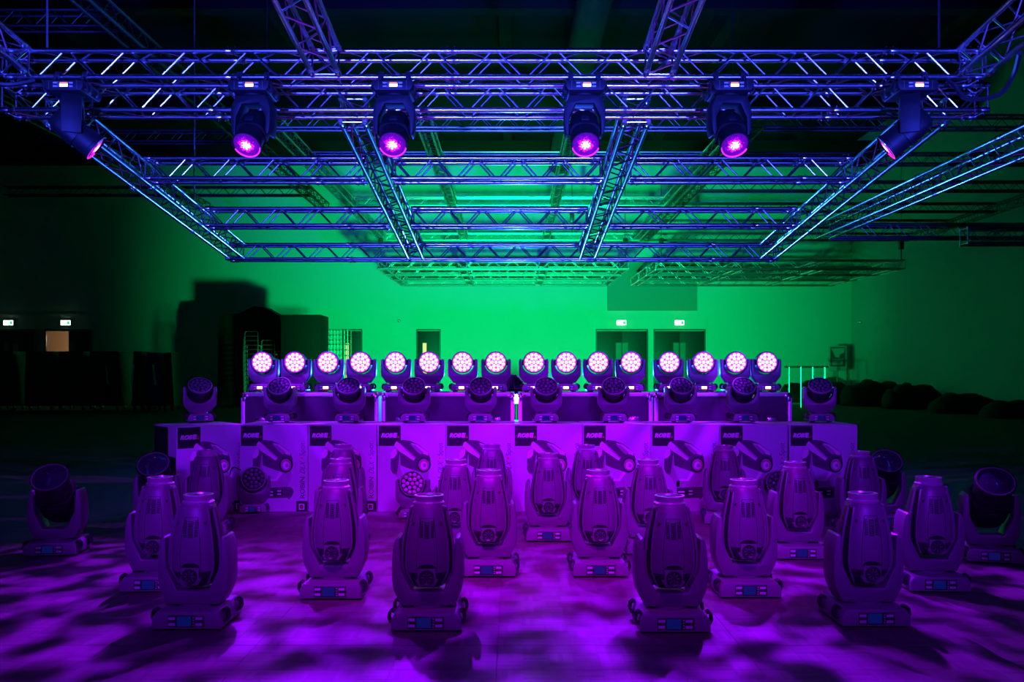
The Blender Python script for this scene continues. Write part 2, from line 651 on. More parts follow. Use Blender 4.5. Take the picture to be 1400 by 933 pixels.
def hp(z, th, off=0.):
    """point on the head shell; th measured from the front (-y) towards +x"""
    wx, wy = hsec(z)
    e = 2 / 2.4
    c, s = math.cos(th), math.sin(th)
    x = math.copysign(abs(s) ** e, s) * (wx / 2 + off)
    y = -math.copysign(abs(c) ** e, c) * (wy / 2 + off)
    return Vector((x, y, z))


def spot_head():
    P = []
    mb = MB()
    n = 40
    zz = [-.108] + [r[0] for r in HR[4:]]
    mb.loft([[hp(z, 2 * PI * i / n) for i in range(n)] for z in zz])
    P.append(('head_cover', mb.mesh('head_cover', M_BODY, 45), 'head', None, None))
    mb = MB()
    mb.loft([[hp(z, 2 * PI * i / n, -.002) for i in range(n)] for z in [r[0] for r in HR[:4]] + [-.1085]])
    P.append(('head_base', mb.mesh('head_base', M_DARK, 45), 'head', 0, 'dark lower end of the head'))
    mb = MB().use(mat('ring_metal', (.5, .49, .5), .3, .5))
    mb.lathe([(.082, .232), (.084, .246), (.076, .252), (.073, .254), (.076, .272), (.078, .284), (.068, .285), (.064, .270), (.060, .262)], 32)
    P.append(('lens_ring', mb.mesh('lens_ring'), 'head', 0, None))
    mb = MB(); mb.lathe([(.066, .268), (.052, .276), (.03, .281), (.001, .283)], 28)
    P.append(('lens', mb.mesh('lens', M_GLASS), 'head', 0, None))
    for s in (-1, 1):
        mb = MB()
        zs = [-.18, -.15, -.11, -.07, -.02, .04, .10, .15, .19, .215]
        th = s * R(62)
        mb.use(M_DARK)
        rows = []
        for z in zs:
            rows.append([hp(z, s * R(a), .004) for a in (50, 75, 100, 125)])
        vs = [v for r in rows for v in r]
        fs = [(k * 4 + i, k * 4 + i + 1, k * 4 + i + 5, k * 4 + i + 4) for k in range(len(zs) - 1) for i in range(3)]
        bv, fc = mb.faces(vs, fs, True)
        if s < 0:
            bmesh.ops.reverse_faces(mb.bm, faces=fc)
        mb.use(M_RAIL)
        mb.tube([hp(z, s * R(49), .004) for z in zs], .0060, 6)
        mb.tube([hp(z, s * R(72), .006) for z in zs], .0075, 6)
        mb.tube([hp(.215, s * R(60), .004), hp(.226, s * R(60), .012), hp(.232, s * R(60), .004)], .008, 6)
        P.append(('side_rail', mb.mesh('side_rail'), 'head', 0, 'dark glossy side rail'))
    mb = MB()
    for col_, (a, b) in enumerate(((-.0375, -.020), (-.0135, .0135), (.020, .0375))):
        for k in range(13):
            z = .075 + k * .0068 - (0.004 if col_ == 1 else 0)
            wx, wy = hsec(z)
            y = hp(z, 0).y
            dy0 = hp(z, math.asin(min(1, abs(a) / (wx / 2)) ** (2.4 / 2))).y
            dy1 = hp(z, math.asin(min(1, abs(b) / (wx / 2)) ** (2.4 / 2))).y
            mb.faces([(a, dy0 - .0015, z), (b, dy1 - .0015, z), (b, dy1 - .001, z + .0040), (a, dy0 - .001, z + .0040)], [(0, 1, 2, 3)])
            mb.faces([(a, dy0 - .0015, z), (b, dy1 - .0015, z), (b, dy1 + .003, z), (a, dy0 + .003, z)], [(3, 2, 1, 0)])
    P.append(('vent_grille', mb.mesh('vent_grille', M_BLACK, 0), 'head', 0, None))
    mb = MB()
    for s in (-1, 1):
        mb.tube([hp(z, s * t, .0006) for z, t in ((-.10, .34), (-.02, .34), (.06, .32), (.12, .29), (.175, .27))], .0016, 4)
    mb.tube([hp(.175, t, .0006) for t in (-.27, -.1, .1, .27)], .0016, 4)
    P.append(('panel_seam', mb.mesh('panel_seam', M_BLACK), 'head', 0, None))
    for s in (-1, 1):
        for z, t in ((.145, .62), (-.115, .62)):
            mb = MB()
            q = hp(z, s * t)
            mb.lathe([(.0085, -.004), (.0085, .003), (.005, .0035), (.0045, .0005), (.0005, .0005)], 12, Matrix.Translation(q) @ RX(90))
            P.append(('cover_screw', mb.mesh('cover_screw', M_DARK), 'head', 0, None))
    # arched recess with the round fan cover
    mb = MB().use(M_BLACK)
    yf = -.126
    arch = [(-.048, -.083)] + [(-.048 * math.cos(a), -.083 + .022 * math.sin(a)) for a in [PI * k / 10 for k in range(11)]] + [(.048, -.083)]
    mb.prism(arch[1:-1], yf - .0006, yf + .02, .001)
    mb.use(M_BODY).prism([(-.047, -.084), (.047, -.084), (.047, -.135), (.058, -.146), (.040, -.175), (-.040, -.175), (-.058, -.146), (-.047, -.135)], yf - .004, yf + .05, .003)
    P.append(('fan_housing', mb.mesh('fan_housing'), 'head', 0, None))
    fi = len(P) - 1
    mb = MB().use(M_DARK)
    Mk = T(0, yf, -.128) @ RX(90)
    mb.lathe([(.040, 0), (.041, .010), (.037, .016), (.031, .012), (.030, .006), (.014, .006), (.013, .012), (.001, .013)], 28, Mk)
    for k in range(8):
        mb.use(M_RAIL).box(.013, .031, -.002, .002, .006, .010, 0, Mk @ RZ(45 * k))
    P.append(('fan_cover', mb.mesh('fan_cover'), 'head', 0, 'round dark fan cover'))
    return P


def beam_head(lit):
    P = []
    mb = MB().use(M_BARREL)
    # chamfered rear housing, round barrel in front
    rr = [(-.185, .135, .15), (-.17, .19, .19), (-.10, .250, .235), (.0, .262, .245), (.08, .262, .25)]
    n = 32
    rings = []
    for z, wx, wy in rr:
        e = 2 / 3.2
        rings.append([Vector((math.copysign(abs(math.sin(t)) ** e, math.sin(t)) * wx / 2, -math.copysign(abs(math.cos(t)) ** e, math.cos(t)) * wy / 2, z)) for t in [2 * PI * i / n for i in range(n)]])
    mb.loft(rings)
    mb.lathe([(.118, .075), (.121, .09), (.122, .212), (.130, .217), (.132, .247), (.125, .249), (.118, .234), (.10, .222)], 36, cap=False)
    P.append(('head_cover', mb.mesh('head_cover', None, 40), 'head', None, 'black barrel head'))
    mb = MB()
    mb.lathe([(.119, .234), (.10, .240), (.06, .248), (.03, .251), (.001, .252)], 36)
    P.append(('lens', mb.mesh('lens', M_BEAMLIT if lit else M_GLASS), 'head', 0, 'glowing magenta lens' if lit else 'large clear glass lens'))
    mb = MB()
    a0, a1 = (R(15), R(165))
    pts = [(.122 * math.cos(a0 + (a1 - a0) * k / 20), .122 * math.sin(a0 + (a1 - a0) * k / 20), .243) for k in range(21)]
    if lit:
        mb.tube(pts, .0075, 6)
        P.append(('lens_rim', mb.mesh('lens_rim', M_RIMGLINT), 'head', 0, 'magenta reflection painted on the lens rim'))
    else:
        mb.tube([(.122 * math.cos(2 * PI * k / 28), .122 * math.sin(2 * PI * k / 28), .245) for k in range(29)], .005, 6)
        P.append(('lens_rim', mb.mesh('lens_rim', M_RAIL), 'head', 0, None))
    mb = MB().use(M_DARK).box(-.035, .035, -.130, -.118, -.03, .035, .002)
    for k in range(5):
        mb.use(M_BLACK).box(-.028, .028, -.1315, -.129, -.022 + k * .011, -.017 + k * .011)
    P.append(('vent_grille', mb.mesh('vent_grille'), 'head', 0, None))
    for s in (-1, 1):
        mb = MB()
        mb.lathe([(.055, 0), (.055, .012), (.04, .020)], 20, T(s * .122, 0, 0) @ RY(90 * s))
        P.append(('tilt_hub', mb.mesh('tilt_hub', M_DARK), 'head', 0, None))
    if not lit:
        mb = MB()
        for p_ in ((-.02, .03), (.035, -.02), (-.05, -.03)):
            mb.sphere((p_[0], p_[1], .250), .006, 8, 5)
        P.append(('lamp_facet', mb.mesh('lamp_facet', M_STEEL), 'head', 0, 'shiny facets in the lens'))
    return P


def wash_head(lit):
    P = []
    mb = MB()
    mb.lathe([(.05, -.105), (.085, -.10), (.104, -.075), (.111, -.03), (.111, .050), (.113, .056), (.113, .072), (.104, .074), (.102, .062), (.001, .062)], 32)
    P.append(('head_cover', mb.mesh('head_cover', M_DARK if not lit else M_DARK, 40), 'head', None, None))
    mb = MB()
    mb.lathe([(.1135, .052), (.1155, .058), (.1155, .070), (.110, .0755), (.105, .0745), (.104, .066)], 32, cap=False)
    P.append(('front_ring', mb.mesh('front_ring', M_GREY, 40), 'head', 0, None))
    mb = MB()
    pos = [(0, 0)] + [(.043 * math.cos(R(60 * k)), .043 * math.sin(R(60 * k))) for k in range(6)] + [(.0805 * math.cos(R(30 * k + 15)), .0805 * math.sin(R(30 * k + 15))) for k in range(12)]
    for x, y in pos:
        mb.lathe([(.0185, .062), (.0190, .068), (.0150, .0745), (.008, .0775), (.0008, .0785)], 12 if not lit else 10, T(x, y, 0))
    P.append(('led_lenses', mb.mesh('led_lenses', M_LED if lit else M_LEDOFF, 50), 'head', 0, 'nineteen glowing pink-white lenses' if lit else 'nineteen round unlit lenses'))
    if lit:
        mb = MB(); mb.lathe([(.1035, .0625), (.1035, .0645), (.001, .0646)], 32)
        P.append(('lens_plate', mb.mesh('lens_plate', M_LEDGLOW), 'head', 0, 'plate between the lenses with their pink glow painted on'))
    else:
        mb = MB(); mb.lathe([(.1035, .0625), (.1035, .0645), (.001, .0646)], 32)
        P.append(('lens_plate', mb.mesh('lens_plate', M_BLACK), 'head', 0, None))
    for s in (-1, 1):
        mb = MB()
        mb.lathe([(.03, 0), (.03, .017)], 16, T(s * .108, 0, -.01) @ RY(90 * s))
        P.append(('tilt_hub', mb.mesh('tilt_hub', M_DARK), 'head', 0, None))
    return P


WT = .312


def wash_yoke():
    mb = MB()
    ri = .127
    o = [(.098, .094), (.152, .165), (.157, .20), (.157, .335), (.150, .348), (.132, .348), (.128, .338)]
    arc = [(ri * math.cos(a), WT + ri * math.sin(a)) for a in [-PI / 2 * k / 8 for k in range(0, 9)]]
    half = o + arc
    pts = half + [(-x, z) for x, z in reversed(half[:-1])]
    mb.prism(pts, -.05, .05, .007)
    mb.lathe([(.075, .080), (.075, .096)], 20)
    return ('yoke', mb.mesh('yoke', M_BODY, 30), 'yoke', None, None)


CLAMP = []
for s in (-1, 1):
    mb = MB().use(M_DARK)
    x = s * .125
    mb.box(x - .022, x + .022, -.05, .05, -.035, .012, .004)
    ring = [(x, .040 * math.cos(a), -.075 + .040 * math.sin(a)) for a in [2 * PI * k / 16 for k in range(17)]]
    for dx in (-.014, 0, .014):
        mb.tube([(p[0] + dx, p[1], p[2]) for p in ring], .0105, 6)
    mb.tube([(x, -.045, -.06), (x, -.075, -.03)], .008, 6)
    mb.box(x - .012, x + .012, -.086, -.066, -.05, -.01, .003)
    CLAMP.append(('clamp', mb.mesh('clamp'), 'base', None, 'black hook clamp'))

M_LEDPINK = mat('led_lens_painted_sheen', (.6, .35, .5), .15, spec=.8)  # unlit lens copy with reflected pink light put into its colour
YB = big_yoke()
SPOT = base_parts() + [YB]
BEAM = base_parts() + [YB]
BEAMLIT = base_parts(screen=M_SCREENON, lit=True) + [YB] + CLAMP
M_HUNG = mat('hung_body_black', (.010, .010, .012), .6, noise=.1, nscale=160)
BL = []
for a, b, c, d, e in BEAMLIT:
    if a in ('base', 'yoke'):
        b = b.copy(); b.materials[0] = M_HUNG
    BL.append((a, b, c, d, e))
BEAMLIT = BL
WASH = base_parts(.24, .25, .082, dw=.15, dh=.050) + [wash_yoke()]
WASHLIT = base_parts(.24, .25, .082, screen=M_SCREENON, lit=True, dw=.15, dh=.050) + [WASH[-1]]


def offset(P, n):
    return [(a, b, c, (d + n if d is not None else None), e) for a, b, c, d, e in P]


SPOT += offset(spot_head(), len(SPOT))
BEAM += offset(beam_head(False), len(BEAM))
BEAMLIT += offset(beam_head(True), len(BEAMLIT))
WASH += offset(wash_head(False), len(WASH))
WASHP = [(a, (b if a != 'led_lenses' else None), c, d, e) for a, b, c, d, e in WASH]
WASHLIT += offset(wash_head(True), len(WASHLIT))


def fixture(kind, name, M, tz, pan=0., tilt=0., label='', cat='stage light', group=None):
    root = bpy.data.objects.new(name, None)
    COL.objects.link(root)
    root.empty_display_size = .1
    root.matrix_basis = M
    tag(root, label, cat, group)
    Y = RZ(pan)
    H = Y @ T(0, 0, tz) @ RX(tilt)
    obs = []
    for (n, me, sp, par, lab) in kind:
        if par is not None:
            o = link(n, me, obs[par], Matrix.Identity(4))
        else:
            o = link(n, me, root, {'base': Matrix.Identity(4), 'yoke': Y, 'head': H}[sp])
        if lab:
            o['label'] = lab
        obs.append(o)
    return root, H


def ground_y(py):
    return F * CH / (py - HOR)


G1 = 'egg-shaped spot lights standing on the parquet floor'
# px of base centre, py of base front foot, yaw, label
spots = [
    (262, 864, 0, 'egg-headed spot light in the front row, leftmost of its four'),
    (584, 866, 0, 'egg-headed spot light in the front row, second of four from the left'),
    (920, 868, 0, 'egg-headed spot light in the front row, third from the left, with the brightest blue screen'),
    (1190, 860, 0, 'egg-headed spot light in the front row, rightmost of its four'),
    (455, 822, 0, 'egg-headed spot light behind the gap between the first and second front lights'),
    (1022, 820, 0, 'egg-headed spot light behind the gap between the third and fourth front lights'),
    (210, 812, 3, 'egg-headed spot light close behind the left shoulder of the leftmost front light'),
    (1280, 812, -3, 'rightmost egg-headed spot light, to the right of the front row end'),
    (668, 791, 0, 'egg-headed spot light left of the centre aisle, behind the second front light'),
    (820, 791, 0, 'egg-headed spot light right of the centre aisle, in front of the fifth and sixth cartons'),
    (1093, 767, 0, 'egg-headed spot light with bright display behind the right part, before the ninth carton'),
    (889, 760, 0, 'egg-headed spot light half hidden behind the third front light'),
    (622, 760, 0, 'egg-headed spot light half hidden behind the left-of-centre one'),
    (462, 757, 0, 'middle one of the three egg-headed spot lights lined up before the third carton'),
    (750, 742, 0, 'egg-headed spot light standing alone in the centre aisle before the middle cartons'),
    (278, 733, 8, 'egg-headed spot light before the leftmost carton'),
    (1183, 736, -6, 'egg-headed spot light beside the right end of the carton row'),
    (467, 716, 0, 'rearmost of the three egg-headed spot lights lined up before the third carton'),
    (672, 716, 0, 'rear egg-headed spot light directly before the fifth carton'),
    (803, 717, 0, 'rear egg-headed spot light directly before the sixth carton'),
    (994, 719, -10, 'rear egg-headed spot light directly before the eighth and ninth cartons'),
]
for px, py, yaw, lab in spots:
    Y = ground_y(py) + .18
    X = (px - 700) / F * (Y - .1)
    fixture(SPOT, 'spot_light', T(X, Y, .0) @ RZ(yaw), TILT_Z, 0, 0, lab, 'spot light', G1)

beams = [
    (70, 762, 8, 0, 44, 'dark barrel-headed beam light at the far left of the floor, lens tilted up'),
    (210, 730, 8, 0, 44, 'dark barrel-headed beam light left of the leftmost carton, lens tilted up'),
    (1212, 722, -8, 0, 44, 'dark barrel-headed beam light right of the carton row, lens tilted up'),
    (1362, 772, -14, 0, 44, 'dark barrel-headed beam light at the far right of the floor, lens tilted up'),
]
for px, py, yaw, pan, tilt, lab in beams:
    Y = ground_y(py) + .18
    fixture(BEAM, 'beam_light', T((px - 700) / F * (Y - .1), Y, 0) @ RZ(yaw), .40, pan, tilt, lab, 'beam light', 'unlit beam lights on the floor')

# hung beam lights, clamped under the front truss
TA_Y, TA_Z = 8.0, 4.03
for i, (px, pan, tilt, lab) in enumerate([
    (92, -112, 52, 'lit beam light hung at the left end of the front truss, turned sideways'),
    (343, 8, 41, 'lit beam light hung second from the left under the front truss'),
    (538, 0, 42, 'lit beam light hung third from the left under the front truss'),
    (800, 0, 42, 'lit beam light hung third from the right under the front truss'),
    (1000, -6, 41, 'lit beam light hung second from the right under the front truss'),
    (1250, 112, 52, 'lit beam light hung at the right end of the front truss, turned sideways'),
]):
    X = (px - 700) / F * 7.9
    M = T(X, TA_Y, TA_Z - .075) @ RY(180)
    r, H = fixture(BEAMLIT, 'beam_light', M, .405, pan, tilt, lab, 'beam light', 'lit beam lights hung from the front truss')
    # the lamp's own beam with a gobo of soft blots
    l = bpy.data.lights.new('beam', 'SPOT')
    l.color = (.25, .0, 1)
    l.energy = 950
    l.spot_size = R(64)
    l.spot_blend = .7
    l.shadow_soft_size = .05
    l.use_nodes = True
    nt = l.node_tree
    em = nt.nodes['Emission']
    tc = nt.nodes.new('ShaderNodeTexCoord')
    nz = nt.nodes.new('ShaderNodeTexNoise')
    nz.inputs['Scale'].default_value = 19
    nz.inputs['Detail'].default_value = 1
    mp = nt.nodes.new('ShaderNodeMapping')
    mp.inputs['Location'].default_value = (i * 3.1, i * 1.7, 0)
    nt.links.new(tc.outputs['Normal'], mp.inputs[0])
    nt.links.new(mp.outputs[0], nz.inputs['Vector'])
    mr = nt.nodes.new('ShaderNodeMapRange')
    mr.inputs[1].default_value = .48
    mr.inputs[2].default_value = .57
    mr.inputs[3].default_value = .03
    mr.inputs[4].default_value = 2.2
    nt.links.new(nz.outputs['Fac'], mr.inputs[0])
    nt.links.new(mr.outputs[0], em.inputs['Strength'])
    lo = bpy.data.objects.new('beam', l)
    COL.objects.link(lo)
    Wm = M @ H
    p = Wm @ Vector((0, 0, .31))
    d = (Wm.to_3x3() @ Vector((0, 0, 1))).normalized()
    # beams fan out over the floor between the lights
    lo.location = p
    lo.rotation_euler = d.to_track_quat('-Z', 'Y').to_euler()

# lit wash lights on the flight cases
CASE_Y, CASE_Z = 9.1, 1.128
lw = [357, 402, 447, 492, 540, 586, 632, 678, 730, 774.5, 818.5, 863.5, 916, 963, 1008, 1050]
ordn = ['first', 'second', 'third', 'fourth']
casen = ['leftmost flight case', 'second flight case', 'third flight case', 'rightmost flight case']
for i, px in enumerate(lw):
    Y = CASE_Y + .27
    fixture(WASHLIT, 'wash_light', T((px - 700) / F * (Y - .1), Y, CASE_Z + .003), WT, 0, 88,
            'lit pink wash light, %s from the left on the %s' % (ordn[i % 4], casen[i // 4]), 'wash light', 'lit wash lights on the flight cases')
BOX_Y, BOX_Z = 8.42, .843
uw = [(268, 25, 40), (380, 0, 46), (475, 0, 44), (565, 0, 48), (657, 0, 50), (747, 0, 50), (840, 0, 48), (933, 0, 44), (1019, 0, 46), (1125, -8, 42)]
on = ['first', 'second', 'third', 'fourth', 'fifth', 'sixth', 'seventh', 'eighth', 'ninth', 'tenth']
for i, (px, yaw, tilt) in enumerate(uw):
    Y = BOX_Y + .19 + .13
    fixture(WASH, 'wash_light', T((px - 700) / F * (Y - .1), Y, BOX_Z + .003) @ RZ(yaw), WT, 0, tilt,
            'unlit wash light on top of the carton row, %s from the left' % on[i], 'wash light', 'unlit wash lights on the cartons')
for px, py, yaw, tilt, lab in [(343, 703, 12, 78, 'unlit wash light on the floor before the second carton'),
                               (563, 696, 0, 84, 'wash light, its lenses painted with a pink sheen, on the floor before the fourth carton'),
                               (1066, 700, 0, 80, 'unlit wash light on the floor behind the light before the ninth carton')]:
    Y = ground_y(py) + .13
    if py < 702: Y = 8.10
    kd = WASH
    if px == 563:
        pk = [q for q in WASH if q[0] == 'led_lenses'][0][1].copy(); pk.materials[0] = M_LEDPINK
        kd = [(a, b or pk, c, d, 'nineteen lenses with a painted pink sheen' if b is None else e) for a, b, c, d, e in WASHP]
    fixture(kd, 'wash_light', T((px - 700) / F * (Y - .1), Y, 0) @ RZ(yaw), WT, 0, tilt, lab, 'wash light', 'wash lights on the floor before the cartons')

# ------------------------------------------------------------------ cartons
BW, BH, BD = .655, .83, .62
mb = MB()
mb.box(0, BW, 0, BD, 0, BH, .006)
CARTON = mb.mesh('carton', M_CARD)
mb = MB(); mb.box(.004, BW - .004, .004, BD / 2 - .002, BH + .0005, BH + .005, .001)
FLAP1 = mb.mesh('flap', M_CARD)
mb = MB(); mb.box(.004, BW - .004, BD / 2 + .002, BD - .004, BH + .0005, BH + .005, .001)
FLAP2 = mb.mesh('flap', M_CARD)


def zp(x, y):
    return ((x - 50) / 1000 * .985, (838 - y) / 1000)


def poly(mb, m, pts, lvl):
    mb.use(m)
    vs = [(zp(*p)[0], -.0003 - .0004 * lvl, zp(*p)[1]) for p in pts]
    bv, fc = mb.faces(vs, [tuple(range(len(vs)))])
    bmesh.ops.recalc_face_normals(mb.bm, faces=fc)
    if fc and fc[0].normal.y > 0:
        bmesh.ops.reverse_faces(mb.bm, faces=fc)


def circ(cx, cy, r, sx=1., n=22):
    return [(cx + r * sx * math.cos(2 * PI * k / n), cy + r * math.sin(2 * PI * k / n)) for k in range(n)]


mb = MB()
poly(mb, M_PMID, [(180, 300), (200, 245), (235, 232), (262, 250), (272, 420), (312, 520), (330, 545), (330, 600), (296, 600), (255, 520), (195, 470), (178, 420)], 1)
poly(mb, M_PDARK, [(180, 330), (225, 300), (240, 250), (270, 262), (240, 480), (200, 470), (178, 430)], 2)
poly(mb, M_PLIGHT, [(180, 330), (182, 275), (205, 240), (238, 235), (240, 285), (215, 320)], 3)
poly(mb, M_PMID, [(300, 545), (330, 540), (400, 540), (450, 470), (500, 455), (552, 425), (548, 520), (535, 570), (510, 600), (296, 602)], 1)
poly(mb, M_PLIGHT, [(326, 525), (400, 525), (440, 450), (470, 470), (412, 545), (330, 545)], 2)
poly(mb, M_PDARK, [(300, 608), (540, 598), (572, 622), (580, 650), (560, 690), (530, 725), (515, 705), (300, 712)], 1)
poly(mb, M_PBLACK, [(306, 625), (470, 622), (470, 690), (306, 694)], 2)
for a, b in ((640, 655), (672, 685)):
    poly(mb, M_PLIGHT, [(315, a), (376, a), (376, b), (315, b)], 3)
    poly(mb, M_PLIGHT, [(418, a - 8), (456, a - 8), (456, b - 8), (418, b - 8)], 3)
poly(mb, M_PDARK, [(215, 205), (240, 162), (300, 148), (370, 158), (440, 188), (505, 235), (545, 265), (566, 330), (572, 390), (545, 440), (500, 466), (455, 455), (360, 425), (276, 392), (268, 270)], 4)
poly(mb, M_PLIGHT, [(213, 207), (222, 180), (240, 162), (330, 240), (420, 325), (402, 348), (330, 300), (268, 262)], 5)
poly(mb, M_PMID, [(258, 175), (300, 205), (425, 318), (418, 330), (330, 252)], 6)
poly(mb, M_PLIGHT, [(372, 178), (436, 192), (500, 236), (546, 268), (545, 298), (500, 285), (430, 232)], 5)
poly(mb, M_PMID, [(370, 190), (420, 200), (500, 270), (470, 290), (420, 245)], 6)
poly(mb, M_PBLACK, circ(502, 388, 74, .92), 5)
poly(mb, M_PMID, circ(503, 388, 58, .88), 6)
poly(mb, M_PRED, circ(504, 392, 44, .86), 7)
poly(mb, M_PWHITE, circ(503, 394, 38, .86), 8)
poly(mb, M_PMID, circ(512, 394, 19, .86), 9)
PICTURE = mb.mesh('printed_picture', None, 0)
def fit(mb, body, x, y, w_, h_, m, bold=0., sh=0., rot=0):
    lm = font_mesh(body, .06, bold, sh, None, 'l')
    xs = [v.co.x for v in lm.vertices]; zs = [v.co.y for v in lm.vertices]
    k = Matrix.Diagonal((w_ / (max(xs) - min(xs)), h_ / (max(zs) - min(zs)), 1, 1))
    add_mesh(mb, lm, m, T(zp(x, 0)[0], -.0016, zp(0, y)[1]) @ RX(90) @ RZ(rot) @ k @ T(-min(xs), -min(zs), 0))


mb = MB()
poly(mb, M_PBLACK, [(62, 12), (277, 12), (277, 208), (62, 208)], 1)
fit(mb, 'ROB', 85, 127, .115, .044, M_PWHITE, .0042, .25)
fit(mb, 'E', 201, 127, .042, .046, M_PWHITE, .0050, .12)
poly(mb, M_PRED, circ(254, 122, 8), 3)
P_LOGO = mb.mesh('logo_patch', None, 0)
mb = MB()
poly(mb, M_PBLACK, [(602, 735), (712, 735), (712, 836), (602, 836)], 1)
poly(mb, M_PLIGHT, [(628, 762), (682, 762), (682, 818), (628, 818)], 2)
poly(mb, M_PBLACK, [(637, 771), (673, 771), (673, 809), (637, 809)], 3)
poly(mb, M_PRED, [(644, 787), (648, 784), (655, 794), (672, 772), (676, 776), (656, 801)], 4)
P_TICK = mb.mesh('tick_patch', None, 0)
mb = MB(); fit(mb, 'ROBIN', 686, 708, .203, .046, M_PTEXT, .0008, 0, 90); P_W1 = mb.mesh('printed_word', None, 0)
mb = MB(); fit(mb, 'DLX', 688, 474, .128, .048, M_PTEXT, -.0004, .45, 90); P_W2 = mb.mesh('printed_word', None, 0)
mb = MB(); poly(mb, M_PRED, circ(657, 325, 10), 3); P_DOT = mb.mesh('printed_dot', None, 0)
mb = MB(); fit(mb, 'Spot', 699, 300, .125, .062, M_PTEXT, -.0006, 0, 90); P_W3 = mb.mesh('printed_word', None, 0)
mb = MB().use(M_PBLACK)
mb.faces([(-.0006, .01, .012), (-.0006, BD - .01, .012), (-.0006, BD - .01, BH - .01), (-.0006, .22, BH - .01), (-.0006, .22, .55), (-.0006, .01, .55)], [(0, 5, 4, 3, 2, 1)])
SIDEP = mb.mesh('printed_side', None, 0)
edges = [241, 327.5, 421.5, 516, 609.5, 702.5, 796.5, 890, 983.5, 1079]
bn = ['leftmost white printed carton, turned to show its black side', 'second white printed carton from the left', 'third white printed carton from the left',
      'fourth white printed carton from the left', 'fifth white printed carton from the left', 'sixth white printed carton, right of the cyan glow',
      'seventh white printed carton from the left', 'third white printed carton from the right', 'second white printed carton from the right', 'rightmost white printed carton, set slightly apart']
for i, px in enumerate(edges):
    Y = BOX_Y
    M = T((px - 700) / F * Y, Y, 0)
    if i == 0:
        Y = 8.08
        M = T((px - 700) / F * Y, Y, 0) @ RZ(40)
    root = bpy.data.objects.new('cardboard_carton', None)
    COL.objects.link(root)
    root.matrix_basis = M
    tag(root, bn[i], 'carton', 'white printed cartons behind the spot lights')
    link('carton_body', CARTON, root)
    link('flap', FLAP1, root); link('flap', FLAP2, root)
    p_ = link('printed_picture', PICTURE, root); p_['label'] = 'printed picture of a moving light'
    link('logo_patch', P_LOGO, root, label='black square with the white maker mark')
    link('tick_patch', P_TICK, root, label='small black square with a tick')
    for q in (P_W1, P_W2, P_W3):
        link('printed_word', q, root)
    link('printed_dot', P_DOT, root, label='red dot')
    p_ = link('printed_side', SIDEP, root); p_['label'] = 'black printed side panel'

# ------------------------------------------------------------------ flight cases
cx = [(329.5, 517), (521.5, 703.4), (708.6, 892.2), (894.4, 1083)]
for i, (a, b) in enumerate(cx):
    X0, X1 = (a - 700) / F * CASE_Y, (b - 700) / F * CASE_Y
    Wc, Dc, Hc = X1 - X0, .62, CASE_Z
    root = bpy.data.objects.new('flight_case', None)
    COL.objects.link(root)
    root.location = (X0, CASE_Y, 0)
    tag(root, 'dark flight case with aluminium edges behind the cartons, ' + ['leftmost of four', 'second of four from the left', 'third of four from the left', 'rightmost of four'][i], 'flight case', 'flight cases behind the cartons')
    mb = MB(); mb.box(.012, Wc - .012, .008, Dc - .008, .10, Hc - .012)
    link('case_panel', mb.mesh('case_panel', M_CASE), root)
    for (x0, x1, y0, y1, z0, z1) in ((.045, Wc - .045, 0, .030, Hc - .040, Hc), (.045, Wc - .045, Dc - .03, Dc, Hc - .04, Hc),
                                     (0, .040, 0, .030, .10, Hc - .055), (Wc - .040, Wc, 0, .030, .10, Hc - .055),
                                     (0, .040, .05, Dc - .05, Hc - .04, Hc), (Wc - .04, Wc, .05, Dc - .05, Hc - .04, Hc)):
        mb = MB(); mb.box(x0, x1, y0, y1, z0, z1, .004)
        link('edge_profile', mb.mesh('edge_profile', M_EDGE), root)
    for x in (.030, Wc - .030):
        for y in (.030, Dc - .03):
            mb = MB().use(M_STEEL)
            mb.sphere((x, y, Hc - .032), .034, 12, 8)
            if y < .1:
                s = 1 if x < .1 else -1
                mb.box(x - .005 if s > 0 else x - .045, x + .045 if s > 0 else x + .005, -.004, .02, Hc - .05, Hc - .018, .006)
                mb.box(x - .018, x + .018, -.004, .02, Hc - .095, Hc - .02, .006)
            link('ball_corner', mb.mesh('ball_corner'), root)
    for x in (.20, Wc - .20):
        mb = MB().use(M_STEEL)
        mb.box(x - .055, x + .055, -.006, .012, .80, .875, .005)
        for k in (-.038, -.013, .013, .038):
            mb.sphere((x + k, -.008, .868), .009, 8, 5)
        link('butterfly_latch', mb.mesh('butterfly_latch'), root)
    for x in (.12, Wc - .12):
        for y in (.12, Dc - .12):
            mb = MB().use(M_RUBBER).lathe([(.045, -.02), (.05, -.012), (.05, .012), (.045, .02)], 14, T(x, y, .05) @ RY(90))
            mb.use(M_STEEL).box(x - .03, x + .03, y - .04, y + .04, .088, .102)
            link('castor', mb.mesh('castor'), root)

